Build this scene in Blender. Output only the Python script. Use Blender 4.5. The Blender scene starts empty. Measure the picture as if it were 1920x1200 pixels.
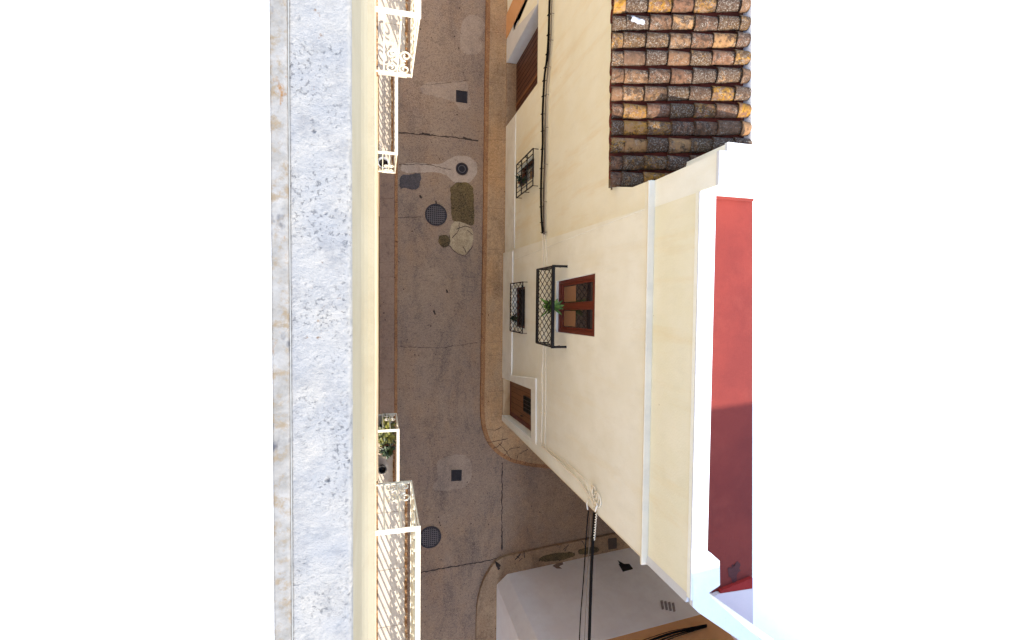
import bpy, bmesh, math, random
from mathutils import Vector, Matrix, noise as mnoise
from mathutils.geometry import tessellate_polygon
random.seed(7)
S = bpy.context.scene
C = S.collection
# ------------------------------------------------------------------ camera
F = 900.0; W2, H2 = 960.0, 600.0; CAMZ = 12.0; NX, NY = 714.0, 566.0
Zw = -Vector(((NX-W2)/F, (H2-NY)/F, -1)).normalized()
Yw = (Vector((0, 1, 0)) - Zw*Zw.y).normalized()
Xw = Yw.cross(Zw)
cam = bpy.data.cameras.new('camera'); co = bpy.data.objects.new('camera', cam); C.objects.link(co)
cam.sensor_width = 36; cam.lens = F*36/1920; cam.clip_start = .05; cam.clip_end = 500
co.matrix_world = Matrix.Translation((0, 0, CAMZ)) @ Matrix((Xw, Yw, Zw)).to_4x4()
S.camera = co
# ------------------------------------------------------------------ light
EL, AZX, AZY = math.radians(43), .357, -.934
w = bpy.data.worlds.new('World'); S.world = w; w.use_nodes = True
n = w.node_tree.nodes; n.clear()
sky = n.new('ShaderNodeTexSky'); sky.sky_type = 'NISHITA'; sky.sun_disc = False
sky.sun_elevation = EL; sky.sun_rotation = math.atan2(AZX, AZY)
bg = n.new('ShaderNodeBackground'); bg.inputs[1].default_value = .15
wo = n.new('ShaderNodeOutputWorld')
w.node_tree.links.new(sky.outputs[0], bg.inputs[0]); w.node_tree.links.new(bg.outputs[0], wo.inputs[0])
sl = bpy.data.lights.new('sun', 'SUN'); sl.energy = 2.0; sl.angle = math.radians(.5); sl.color = (1, .93, .82)
so = bpy.data.objects.new('sun', sl); C.objects.link(so)
sd = Vector((AZX*math.cos(EL), AZY*math.cos(EL), math.sin(EL)))
so.rotation_euler = sd.to_track_quat('Z', 'Y').to_euler(); so.location = (5, -10, 20)
S.view_settings.view_transform = 'Standard'; S.view_settings.look = 'None'
S.view_settings.exposure = 2.42; S.view_settings.gamma = 1
# ------------------------------------------------------------------ pixel -> point on a real plane
def ray(x, y):
    v = Vector(((x-W2)/F, (H2-y)/F, -1)); return Vector((Xw.dot(v), Yw.dot(v), Zw.dot(v)))
def onZ(x, y, z=0.):
    r = ray(x, y); t = (z-CAMZ)/r.z; return Vector((r.x*t, r.y*t, z))
def onX(x, y, X):
    r = ray(x, y); t = X/r.x; return Vector((X, r.y*t, CAMZ+r.z*t))
def onY(x, y, Y):
    r = ray(x, y); t = Y/r.y; return Vector((r.x*t, Y, CAMZ+r.z*t))
def V(*a): return Vector(a)
def lin(r, g, b):
    f = lambda c: c/255/12.92 if c/255 <= .04045 else ((c/255+.055)/1.055)**2.4
    return (f(r), f(g), f(b), 1)
# ------------------------------------------------------------------ node helper
def K(c, k): return (c[0]*k, c[1]*k, c[2]*k, 1)
class NT:
    def __init__(s, name, rough=.85, metal=0., spec=.3):
        s.m = bpy.data.materials.new(name); s.m.use_nodes = True; s.t = s.m.node_tree
        s.b = s.t.nodes['Principled BSDF']; s.b.inputs['Roughness'].default_value = rough
        s.b.inputs['Metallic'].default_value = metal; s.b.inputs['Specular IOR Level'].default_value = spec
        s.co = s.n('ShaderNodeTexCoord').outputs['Object']
    def n(s, k): return s.t.nodes.new(k)
    def l(s, a, b): s.t.links.new(a, b)
    def put(s, inp, v):
        if hasattr(v, 'links'): s.l(v, inp)
        else: inp.default_value = v
    def mapping(s, sc=(1, 1, 1), loc=(0, 0, 0)):
        m = s.n('ShaderNodeMapping'); s.l(s.co, m.inputs[0]); m.inputs['Scale'].default_value = sc; m.inputs['Location'].default_value = loc
        return m.outputs[0]
    def noise(s, sc, det=4, rough=.55, co=None, dist=0.):
        x = s.n('ShaderNodeTexNoise'); s.l(co or s.co, x.inputs['Vector']); x.inputs['Scale'].default_value = sc
        x.inputs['Detail'].default_value = det; x.inputs['Roughness'].default_value = rough; x.inputs['Distortion'].default_value = dist
        return x.outputs['Fac']
    def vor(s, sc, co=None, feat='F1', rnd=1., out='Distance'):
        x = s.n('ShaderNodeTexVoronoi'); x.feature = feat; s.l(co or s.co, x.inputs['Vector']); x.inputs['Scale'].default_value = sc
        x.inputs['Randomness'].default_value = rnd
        return x.outputs[out]
    def step(s, v, a, b, lo=0., hi=1.):
        x = s.n('ShaderNodeMapRange'); s.l(v, x.inputs[0]); x.inputs[1].default_value = a; x.inputs[2].default_value = b
        x.inputs[3].default_value = lo; x.inputs[4].default_value = hi; return x.outputs[0]
    def mul(s, a, b, op='MULTIPLY'):
        x = s.n('ShaderNodeMath'); x.operation = op; s.put(x.inputs[0], a); s.put(x.inputs[1], b); return x.outputs[0]
    def mix(s, f, a, b):
        x = s.n('ShaderNodeMix'); x.data_type = 'RGBA'; s.put(x.inputs[0], f); s.put(x.inputs[6], a); s.put(x.inputs[7], b); return x.outputs[2]
    def ramp(s, f, stops):
        x = s.n('ShaderNodeValToRGB'); s.l(f, x.inputs[0]); e = x.color_ramp.elements
        while len(e) < len(stops): e.new(.5)
        for k, (p, c) in enumerate(stops): e[k].position = p; e[k].color = c
        return x.outputs[0]
    def bump(s, h, st=.5, d=.01):
        x = s.n('ShaderNodeBump'); s.l(h, x.inputs['Height']); x.inputs['Strength'].default_value = st; x.inputs['Distance'].default_value = d
        s.l(x.outputs[0], s.b.inputs['Normal'])
    def col(s, c): s.put(s.b.inputs['Base Color'], c); return s.m

def plaster(name, c, c2, stain=None, amt=.35, bump=.35, fine=60, streak=False, rough=.9, bdist=.008):
    t = NT(name, rough)
    x = t.mix(t.step(t.noise(1.3, 6, .6), .40, .60), c, c2)
    x = t.mix(t.mul(t.step(t.noise(3.5, 7, .72, t.mapping((1, 1, .5), (8, 3, 1))), .50, .70), .30), x, K(c2, .84))
    if streak:
        sp = t.vor(5.5, None); x = t.mix(t.mul(t.step(sp, .035, .02), t.step(t.noise(1.6, 2, .5, t.mapping((1, 1, 1), (2, 5, 2))), .54, .56)), x, lin(120, 84, 52))
    if stain:
        cc = t.mapping((1.2, 1.2, .18)) if streak else t.co
        x = t.mix(t.mul(t.step(t.noise(2.2, 8, .65, cc), .52, .78), amt), x, stain)
    x = t.mix(t.step(t.noise(fine*2, 3, .7), .25, .8, 0, .14), x, (c[0]*.6, c[1]*.58, c[2]*.52, 1))
    h = t.mul(t.noise(fine, 5, .6), t.mul(t.noise(6, 3), 1.5), 'ADD')
    t.bump(h, bump, bdist)
    return t.col(x)
def plain(name, c, rough=.6, metal=0., var=.25, bump=.15, sc=25, spec=.4):
    t = NT(name, rough, metal, spec)
    x = t.mix(t.step(t.noise(sc, 5, .6), .35, .7), c, (c[0]*(1-var), c[1]*(1-var), c[2]*(1-var), 1))
    t.bump(t.noise(sc*3, 4), bump, .003); return t.col(x)

# ---------- materials
def m_concrete(name, c, c2, dark, speck=1., pool=None):
    t = NT(name, .93, spec=.2); P = lambda a, b: t.mapping((1, 1, 1), (a, b, 0))
    x = t.mix(t.step(t.noise(.6, 8, .68), .40, .60), c, c2)
    if pool: x = t.mix(t.mul(t.step(t.noise(1.0, 7, .65, t.mapping((1, .5, 1), (9.1, 4.7, 0))), .48, .64), .6), x, pool)
    x = t.mix(t.mul(t.step(t.noise(1.2, 9, .72, t.mapping((1, .35, 1), (3.1, 1.7, 0)), .6), .50, .68), .7), x, dark)
    x = t.mix(t.mul(t.step(t.noise(5, 8, .78, P(4, 9), .4), .50, .66), .45), x, K(dark, .85))
    x = t.mix(t.mul(t.step(t.noise(19, 6, .8, P(1, 2)), .50, .62), .42*speck), x, K(dark, .62))
    x = t.mix(t.mul(t.step(t.noise(24, 6, .8, P(7, 5)), .52, .64), .38*speck), x, K(c, 1.55))
    g = t.noise(85, 3, .85)
    x = t.mix(t.mul(t.step(g, .50, .62), .6*speck), x, K(dark, .5))
    x = t.mix(t.mul(t.step(g, .49, .36), .45*speck), x, K(c, 1.6))
    dts = t.vor(3.6); gate = t.step(t.noise(2.3, 2), .46, .48)
    x = t.mix(t.mul(t.step(dts, .07, .04), gate), x, K(dark, .15))
    d2 = t.vor(8, P(3, 3)); x = t.mix(t.mul(t.step(d2, .10, .06), t.step(t.noise(3.3, 2, .5, P(6, 2)), .54, .56)), x, K(dark, .3))
    t.bump(t.mul(t.noise(60, 6, .75), t.noise(7, 5), 'ADD'), .7, .014)
    return t.col(x)
def gain(k, *c): r = lin(*c); return (r[0]*k, r[1]*k, r[2]*k, 1)
M = {}
M['street'] = m_concrete('street concrete', lin(164, 140, 114), lin(146, 125, 106), lin(88, 76, 70), 1.3, lin(164, 130, 96))
M['pave'] = m_concrete('pavement concrete', lin(186, 152, 112), lin(168, 138, 104), lin(112, 88, 64), .8, lin(190, 142, 90))
M['pave_l'] = m_concrete('left pavement', lin(160, 134, 110), lin(144, 120, 100), lin(96, 78, 64), .5)
M['kerb'] = m_concrete('ochre kerb', lin(172, 126, 84), lin(150, 110, 74), lin(84, 60, 44), 1.)
M['kerb_grey'] = m_concrete('grey kerb', lin(172, 144, 112), lin(146, 118, 90), lin(76, 60, 46), .7)
M['patch'] = m_concrete('pale mortar patch', lin(184, 164, 142), lin(170, 150, 130), lin(130, 114, 100), .6)
M['patch2'] = m_concrete('soft mortar patch', lin(172, 150, 126), lin(160, 139, 118), lin(116, 102, 90), .8)
M['patch_dark'] = m_concrete('dark asphalt patch', lin(92, 86, 84), lin(72, 68, 68), lin(48, 44, 44), 1.)
M['moss'] = m_concrete('mossy infill', lin(116, 98, 66), lin(66, 56, 40), lin(26, 22, 16), 1.8, lin(134, 112, 62))
M['cracked'] = m_concrete('cracked cement', lin(190, 170, 136), lin(166, 146, 114), lin(112, 94, 68), 1.)
M['joint_p'] = plain('filled joint', lin(118, 92, 70), .95)
M['joint'] = plain('dark joint', lin(62, 51, 43), .95)
M['cream'] = plaster('cream wall', lin(240, 240, 228), lin(234, 233, 218), lin(228, 218, 186), .5, .3, 50, True)
M['cream2'] = plaster('older cream wall', lin(234, 230, 208), lin(238, 236, 218), lin(220, 194, 142), .55, .35, 45, True)
M['plinth'] = plaster('rough pale plinth', lin(238, 238, 228), lin(230, 228, 216), lin(178, 170, 156), .4, .7, 40)
M['crm_line'] = plaster('bright trim', lin(250, 246, 236), lin(244, 238, 226), None, .2, .2)
M['yellow'] = plaster('yellowed cream parapet', lin(234, 230, 206), lin(230, 226, 198), lin(222, 202, 150), .6, .3, 45, True)
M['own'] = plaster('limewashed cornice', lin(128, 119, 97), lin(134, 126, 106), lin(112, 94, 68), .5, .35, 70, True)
M['ownwall'] = plaster('own wall', lin(214, 190, 152), lin(206, 178, 138), lin(150, 106, 64), .7, .5, 60, True)
M['white'] = plaster('whitewash', lin(212, 213, 214), lin(206, 207, 208), lin(190, 190, 190), .4, .4, 40)
M['terr'] = plaster('white terrace paint', lin(254, 254, 254), lin(252, 252, 252), None, .2, .12, 40)
M['bluew'] = plaster('bluish ledge', lin(230, 220, 196), lin(224, 214, 192), lin(190, 184, 168), .5, .4, 60)
M['lav'] = plaster('pale grey wall', lin(240, 236, 234), lin(234, 228, 226), lin(216, 208, 204), .4, .3, 40)
M['lav_roof'] = plaster('pale roof', lin(200, 184, 186), lin(194, 180, 182), lin(180, 170, 172), .4, .3, 30)
M['joint_w'] = plain('pale mortar bead', lin(132, 130, 124), .9)
M['side'] = plaster('grey side wall', lin(200, 199, 196), lin(192, 190, 186), None)
M['orange'] = plaster('orange wall', lin(216, 164, 116), lin(208, 156, 108), lin(190, 136, 90), .4, .3, 40)
M['red'] = plaster('red terrace paint', lin(110, 39, 31), lin(100, 34, 28), lin(124, 54, 43), .5, .25, 22)
M['red_wall'] = plaster('bright red paint', lin(136, 28, 24), lin(128, 24, 22), lin(100, 24, 22), .5, .25, 30)
M['iron_b'] = plain('black iron', lin(26, 25, 26), .5, .3, .3, .3, 60)
M['cable_b'] = plain('black cable', lin(24, 21, 19), .95, 0, .3, .1, 60, .1)
M['cable_w'] = plain('painted cable', lin(240, 230, 208), .8, 0, .12, .4, 60)
M['cable_g'] = plain('grey cable', lin(128, 114, 98), .8, 0, .3, .3, 60)
M['castiron'] = plain('cast iron', lin(66, 60, 62), .7, .4, .4, .5, 50)
M['castiron_l'] = plain('worn cast iron', lin(112, 104, 100), .6, .3, .4, .5, 50); M['iron_dk'] = plain('dark cast iron', lin(44, 40, 42), .8, .2, .4, .5, 50)
M['iron_br'] = plain('brown cast iron', lin(84, 70, 60), .8, .2, .4, .5, 50)
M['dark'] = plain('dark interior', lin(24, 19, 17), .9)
M['pot_dark'] = plain('dark plant pot', lin(40, 38, 36), .6)
M['pot_clay'] = plain('clay plant pot', lin(150, 88, 62), .85)
M['soil_or_shade'] = plain('soil_or_shade', lin(48, 38, 28), .95, 0, .5, 1, 60)
def m_wood(name, c, c2, sc=(40, 40, 2.2), rough=.5):
    t = NT(name, rough); g = t.noise(1., 6, .65, t.mapping(sc), 1.2)
    t.bump(g, .25, .003); return t.col(t.ramp(g, [(.3, c), (.7, c2)]))
M['wood_red'] = m_wood('varnished red wood', lin(84, 34, 22), lin(112, 48, 30))
M['wood_br'] = m_wood('brown door wood', lin(104, 66, 40), lin(134, 88, 54))
M['wood_dk'] = m_wood('dark door wood', lin(66, 36, 24), lin(96, 56, 36))
M['curtain'] = plain('window blind', lin(142, 104, 76), .9, 0, .08)
def m_glass():
    t = NT('window glass', .06, 0, .5); t.b.inputs['Transmission Weight'].default_value = .0
    t.b.inputs['Coat Weight'].default_value = .5; t.b.inputs['Coat Roughness'].default_value = .03
    return t.col(lin(42, 32, 30))
M['glass'] = m_glass()
def m_leaf(name, c, c2):
    t = NT(name, .5, 0, .4); return t.col(t.mix(t.step(t.noise(14, 3), .4, .6), c, c2))
M['leaf'] = m_leaf('leaf green', lin(62, 98, 40), lin(104, 134, 56))
M['leaf_dark'] = m_leaf('dark leaf', lin(22, 38, 18), lin(42, 60, 24))
M['leaf_yel'] = m_leaf('variegated leaf', lin(36, 48, 22), lin(112, 110, 44))
def m_iron_white():
    t = NT('white painted iron', .55, 0, .4)
    x = t.mix(t.step(t.noise(60, 3), .4, .7), lin(190, 184, 166), lin(178, 170, 152))
    x = t.mix(t.mul(t.step(t.noise(9, 6, .75), .60, .70), .85), x, lin(150, 100, 52))
    t.bump(t.noise(80, 4), .3, .002); return t.col(x)
M['iron_w'] = m_iron_white()
def m_balcony():
    t = NT('balcony tiles', .8)
    x = t.mix(t.step(t.noise(3, 5), .35, .7), lin(170, 161, 147), lin(162, 152, 138))
    x = t.mix(t.mul(t.step(t.noise(14, 8, .75), .54, .72), .6), x, lin(128, 98, 66)); 
    t.bump(t.noise(50, 4), .3, .003); return t.col(x)
M['balc'] = m_balcony()
def m_rust():
    t = NT('rusty edge', .95)
    x = t.ramp(t.noise(22, 8, .75), [(.34, lin(70, 44, 24)), (.5, lin(124, 86, 50)), (.62, lin(160, 138, 108)), (.75, lin(88, 80, 42))])
    t.bump(t.noise(60, 5), .8, .006); return t.col(x)
M['rust'] = m_rust()
def m_parapet():
    t = NT('pitted whitewash', .93, spec=.2)
    x = t.mix(t.step(t.noise(7, 6), .38, .66), K(lin(230, 228, 224), .255), K(lin(250, 243, 230), .255))
    x = t.mix(t.mul(t.step(t.noise(16, 6, .7, t.mapping((1, 1, 1), (2, 2, 7))), .48, .66), .35), x, K(lin(176, 178, 186), .2))
    gate = t.step(t.noise(6, 5, .65), .47, .60)
    pit = t.mul(t.step(t.noise(78, 5, .72), .565, .63), gate)
    x = t.mix(t.mul(pit, .5), x, K(lin(128, 128, 140), .17))
    pit2 = t.step(t.noise(150, 3, .8), .60, .72)
    x = t.mix(t.mul(pit2, .45), x, K(lin(120, 122, 136), .17))
    rs = t.mul(t.step(t.noise(30, 5, .65), .64, .70), t.step(t.noise(4.4, 3, .5, t.mapping((1, 1, 1), (3, 7, 2))), .50, .60))
    x = t.mix(t.mul(rs, .85), x, K(lin(182, 144, 108), .24))
    pc = t.vor(15); g2 = t.step(t.noise(8, 2), .56, .60)
    big = t.mul(t.step(t.mul(pc, t.mul(t.noise(60, 4), .3), 'ADD'), .30, .22), g2); x = t.mix(t.mul(big, .75), x, K(lin(112, 114, 126), .17))
    h = t.mul(t.mul(t.noise(55, 7, .75), t.mul(t.noise(12, 4), .5), 'ADD'), t.mul(t.mul(pit, .4), t.mul(big, .6), 'ADD'), 'SUBTRACT')
    t.bump(h, .7, .011); return t.col(x)
M['parapet'] = m_parapet()
def m_stone():
    t = NT('stained stone', .85)
    x = t.mix(t.step(t.noise(12, 7, .7), .36, .64), K(lin(240, 234, 224), .225), K(lin(204, 196, 182), .22))
    x = t.mix(t.mul(t.step(t.noise(20, 6, .7), .50, .64), .8), x, K(lin(206, 176, 132), .22))
    x = t.mix(t.mul(t.step(t.noise(11, 5, .7, t.mapping((1, .6, 1), (5, 2, 0))), .58, .66), .9), x, K(lin(200, 140, 66), .25))
    x = t.mix(t.mul(t.step(t.noise(10, 4, .6, t.mapping((1, .6, 1), (15, 8, 0))), .60, .68), .8), x, K(lin(104, 108, 124), .2))
    t.bump(t.noise(30, 6, .65), .5, .008); return t.col(x)
M['stone'] = m_stone()
def m_tile():
    t = NT('weathered clay tiles', .92, spec=.2)
    a = t.n('ShaderNodeAttribute'); a.attribute_name = 'rnd'; sp = t.n('ShaderNodeSeparateColor'); t.l(a.outputs['Color'], sp.inputs[0])
    r, g, b = sp.outputs
    x = t.ramp(r, [(0, lin(146, 112, 72)), (.14, lin(140, 106, 68)), (.28, lin(104, 72, 50)), (.62, lin(86, 60, 44)), (.84, lin(112, 84, 56)), (1, lin(78, 60, 46))])
    x = t.mix(t.step(t.noise(22, 5, .65), .35, .72, 0, .7), x, lin(112, 82, 62))
    yl = t.mul(t.step(g, .50, .66), t.step(t.noise(13, 6, .65), .42, .56)); x = t.mix(t.mul(yl, .9), x, lin(146, 104, 26))
    mf = t.mul(t.noise(13, 7, .72, None, .5), t.mul(b, .24), 'ADD')
    x = t.mix(t.mul(t.step(mf, .535, .64), .9), x, lin(60, 44, 32))
    lich = t.mul(t.step(t.noise(60, 5, .8), .53, .60), t.step(t.mul(t.noise(10, 5), t.mul(b, .26), 'ADD'), .52, .66))
    x = t.mix(t.mul(lich, .85), x, lin(138, 130, 118))
    lic2 = t.mul(t.step(t.noise(26, 6, .75, t.mapping((1, 1, 1), (2, 8, 3))), .58, .66), t.step(r, .35, .6)); x = t.mix(t.mul(lic2, .7), x, lin(126, 118, 106))
    blk = t.mul(t.step(t.noise(38, 5, .75, t.mapping((1, 1, 1), (7, 3, 1))), .56, .64), t.step(b, .1, .6)); x = t.mix(t.mul(blk, .85), x, lin(42, 32, 26))
    t.bump(t.mul(t.noise(60, 5, .7), t.noise(18, 3), 'ADD'), .9, .014); return t.col(x)
M['tile'] = m_tile()
M['tile_red_shaded'] = plaster('red channel tile', lin(128, 58, 40), lin(92, 46, 34), lin(30, 24, 20), 1., .6, 30)  # near-black blotches paint the shadow between the tile rows into the red
M['mortar'] = plain('dirty mortar', lin(120, 104, 80), .95, 0, .5, .8, 30)
M['plastic'] = plain('white plastic', lin(150, 152, 158), .5, 0, .1)

# ------------------------------------------------------------------ object helpers
def tag(o, label=None, cat=None, group=None, kind=None):
    if label: o['label'] = label
    if cat: o['category'] = cat
    if group: o['group'] = group
    if kind: o['kind'] = kind
    return o
def empty(name, loc, label, cat, group=None):
    o = bpy.data.objects.new(name, None); C.objects.link(o); o.location = loc; o.empty_display_size = .2
    return tag(o, label, cat, group)
def wloc(o):
    v = Vector((0, 0, 0))
    while o: v += o.location; o = o.parent
    return v
def obj(name, bm, mat, parent=None, smooth=False, bevel=0., loc=None):
    """bm is in world coordinates; linked as ONE mesh object"""
    me = bpy.data.meshes.new(name)
    bmesh.ops.recalc_face_normals(bm, faces=bm.faces[:]) if smooth != 'keep' else None
    base = wloc(parent) if parent else Vector((0, 0, 0))
    off = loc if loc is not None else base
    for v in bm.verts: v.co -= off
    if smooth is True:
        for f in bm.faces: f.smooth = True
    bm.to_mesh(me); bm.free()
    for m in (mat if isinstance(mat, list) else [mat]): me.materials.append(m)
    o = bpy.data.objects.new(name, me); C.objects.link(o)
    if parent: o.parent = parent
    o.location = off-base if parent else off
    if bevel:
        b = o.modifiers.new('bevel', 'BEVEL'); b.width = bevel; b.segments = 2; b.limit_method = 'ANGLE'
    return o
def B(): return bmesh.new()
def box(bm, a, b):
    x0, y0, z0 = a; x1, y1, z1 = b
    v = [bm.verts.new(p) for p in ((x0, y0, z0), (x1, y0, z0), (x1, y1, z0), (x0, y1, z0), (x0, y0, z1), (x1, y0, z1), (x1, y1, z1), (x0, y1, z1))]
    for f in ((0, 3, 2, 1), (4, 5, 6, 7), (0, 1, 5, 4), (1, 2, 6, 5), (2, 3, 7, 6), (3, 0, 4, 7)): bm.faces.new([v[i] for i in f])
    return bm
def prism(bm, pts, d):
    """polygon pts extruded by vector d, closed"""
    d = Vector(d); a = [bm.verts.new(p) for p in pts]; b = [bm.verts.new(Vector(p)+d) for p in pts]; k = len(pts)
    bm.faces.new(a); bm.faces.new(b[::-1])
    for i in range(k): bm.faces.new((a[i], b[i], b[(i+1) % k], a[(i+1) % k]))
    return bm
def holed(bm, outer, holes, d, back=True):
    """wall skin with openings; reveals go back by d"""
    d = Vector(d); loops = [[Vector(p) for p in outer]]+[[Vector(p) for p in h] for h in holes]
    flat = [p for l in loops for p in l]; fr = [bm.verts.new(p) for p in flat]; bk = [bm.verts.new(p+d) for p in flat]
    for t in tessellate_polygon(loops):
        try:
            bm.faces.new([fr[i] for i in t])
            if back: bm.faces.new([bk[i] for i in t[::-1]])
        except ValueError: pass
    k = 0
    for l in loops:
        for i in range(len(l)):
            a, b = k+i, k+(i+1) % len(l); bm.faces.new((fr[a], fr[b], bk[b], bk[a]))
        k += len(l)
    return bm
def tube(bm, pts, r, n=6, caps=True, flat=None):
    pts = [Vector(p) for p in pts]; rings = []
    up0 = None
    for i, p in enumerate(pts):
        d = (pts[min(i+1, len(pts)-1)]-pts[max(i-1, 0)])
        if d.length < 1e-9: d = Vector((0, 0, 1))
        d.normalize()
        if up0 is None: up0 = d.orthogonal().normalized()
        u = (up0-d*up0.dot(d)); u = u.normalized() if u.length > 1e-6 else d.orthogonal().normalized(); up0 = u; w_ = d.cross(u)
        rr = r[i] if isinstance(r, (list, tuple)) else r
        rings.append([bm.verts.new(p+u*math.cos(2*math.pi*k/n)*rr+w_*math.sin(2*math.pi*k/n)*rr) for k in range(n)])
    for a, b in zip(rings, rings[1:]):
        for k in range(n): bm.faces.new((a[k], a[(k+1) % n], b[(k+1) % n], b[k]))
    if caps: bm.faces.new(rings[0][::-1]); bm.faces.new(rings[-1])
    return bm
def bar(bm, a, b, wd=.012, th=None, up=(0, 0, 1)):
    """square bar from a to b"""
    a, b = Vector(a), Vector(b); d = (b-a).normalized(); u = Vector(up)
    if abs(d.dot(u)) > .95: u = Vector((0, 1, 0))
    s = d.cross(u).normalized(); u = s.cross(d); th = th or wd
    q = [s*wd/2+u*th/2, -s*wd/2+u*th/2, -s*wd/2-u*th/2, s*wd/2-u*th/2]
    A = [bm.verts.new(a+k) for k in q]; Bv = [bm.verts.new(b+k) for k in q]
    bm.faces.new(A); bm.faces.new(Bv[::-1])
    for i in range(4): bm.faces.new((A[i], Bv[i], Bv[(i+1) % 4], A[(i+1) % 4]))
    return bm
def lathe(bm, c, prof, n=20):
    rings = []
    for r, z in prof: rings.append([bm.verts.new((c[0]+r*math.cos(2*math.pi*k/n), c[1]+r*math.sin(2*math.pi*k/n), c[2]+z)) for k in range(n)])
    for a, b in zip(rings, rings[1:]):
        for k in range(n): bm.faces.new((a[k], a[(k+1) % n], b[(k+1) % n], b[k]))
    bm.faces.new(rings[0][::-1]); bm.faces.new(rings[-1]); return bm
def disc(bm, c, r, z, n=40):
    bm.faces.new([bm.verts.new((c[0]+r*math.cos(2*math.pi*k/n), c[1]+r*math.sin(2*math.pi*k/n), z)) for k in range(n)]); return bm
def smoothpoly(pts, it=2, jit=0., closed=True):
    pts = [Vector(p) for p in pts]
    for _ in range(it):
        o = []
        rng = range(len(pts)) if closed else range(len(pts)-1)
        if not closed: o.append(pts[0])
        for i in rng:
            a, b = pts[i], pts[(i+1) % len(pts)]; o += [a*.75+b*.25, a*.25+b*.75]
        if not closed: o.append(pts[-1])
        pts = o
    if jit: pts = [p+Vector((random.uniform(-jit, jit), random.uniform(-jit, jit), 0)) for p in pts]
    return pts

# ================================================================== THE SETTING
YMIN, YMAX = -14, 14
bm = B(); box(bm, (-60, -60, -.4), (60, 60, -.02)); tag(obj('ground', bm, M['street']), kind='structure')
bm = B()
bm.faces.new([bm.verts.new(p) for p in ((-.6, -20, 0), (14, -20, 0), (14, 16, 0), (-.6, 16, 0))]); tag(obj('street', bm, M['street']), kind='structure')
# left pavement
lx0 = -.3; PAVH = .10
e = onZ(739.5, 560, PAVH).x; e2 = onZ(745.5, 560, PAVH).x
bm = B(); box(bm, (lx0, -12, -.05), (e, 14, PAVH)); tag(obj('pavement', bm, M['pave_l']), kind='structure')
bm = B(); y = -12
while y < 14:
    L = random.uniform(.9, 1.05); box(bm, (e+.003, y, -.05), (e2+random.uniform(-.004, .004), y+L-.008, PAVH+.003)); y += L
tag(obj('kerb', bm, M['kerb'], bevel=.008), kind='structure')
# right pavement with rounded corner
HX = onZ(942, 600, 0).x                       # facade plane of the cream house
kp = [(913, -60), (911, 60), (909, 200), (907, 400), (904, 560), (902, 700), (901, 765), (903, 800), (912, 828), (930, 850), (955, 866), (985, 874), (1020, 878), (1080, 884)]
ko = smoothpoly([onZ(a, b, PAVH) for a, b in kp], 2, .004, False)
def offset(line, d):
    o = []
    for i, p in enumerate(line):
        t = (line[min(i+1, len(line)-1)]-line[max(i-1, 0)]).normalized(); o.append(p+Vector((-t.y, t.x, 0))*d)
    return o
def kerb_strip(name, line, wd, mat, z0=-.05, wob=.0):
    ii = offset(line, wd); bm = B()
    def rp(p, z): return bm.verts.new((p.x, p.y, z))
    rows = [(rp(a, z0), rp(a, PAVH-.012), rp(a+(b-a)*.12, PAVH), rp(b, PAVH+.003), rp(b, z0)) for a, b in zip(line, ii)]
    for a, b in zip(rows, rows[1:]):
        for k in range(4): bm.faces.new((a[k], b[k], b[k+1], a[k+1]))
    return tag(obj(name, bm, mat), kind='structure')
kerb_strip('kerb', ko, .10, M['kerb'])
inn = offset(ko, .1)
bm = B(); poly = [Vector((p.x, p.y, PAVH)) for p in inn]+[V(6, inn[-1].y, PAVH), V(6, inn[0].y, PAVH)]
holed(bm, poly, [], (0, 0, -.15)); tag(obj('pavement', bm, M['pave']), kind='structure')
# stepped edge line: cracks in pavement
def crack(name, pts, wd, z, mat=None, it=2, jit=.012):
    """an irregular open joint in the concrete"""
    p = [onZ(a, b, z) for a, b in pts]; q = []
    for a, b in zip(p, p[1:]):
        k = max(2, int((b-a).length/.06)); q += [a.lerp(b, i/k)+Vector((random.uniform(-jit, jit), random.uniform(-jit, jit), 0)) for i in range(k)]
    q.append(p[-1]); bm = B(); prev = None
    for i, a in enumerate(q):
        t = (q[min(i+1, len(q)-1)]-q[max(i-1, 0)]).normalized(); s = Vector((-t.y, t.x, 0))*wd*random.uniform(.3, .75)
        cur = (bm.verts.new(a+s), bm.verts.new(a-s))
        if prev: bm.faces.new((prev[0], cur[0], cur[1], prev[1]))
        prev = cur
    return tag(obj(name, bm, mat or M['joint']), kind='structure')
for y0 in (60, 108, 155, 215, 262, 332, 392, 468, 540, 640, 668, 735):
    crack('pavement_joint', [(916, y0+random.uniform(-3, 3)), (945, y0+random.uniform(-3, 3))], .006, PAVH+.004, M['joint_p'], jit=.006)
for pts in ([(914, 830), (935, 826), (952, 822)], [(925, 842), (940, 832), (943, 812)], [(945, 856), (955, 842), (975, 838)], [(912, 806), (930, 806), (941, 800)], [(968, 868), (972, 852), (990, 842)], [(935, 832), (950, 846), (958, 862)]):
    crack('pavement_crack', pts, .012, PAVH+.004)
for y0 in (372, 408, 440, 492, 520, 570, 652, 690, 730): crack('pavement_joint', [(712, y0), (738, y0+random.uniform(-2, 2))], .006, PAVH+.004, M['joint_p'], jit=.004)
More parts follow.
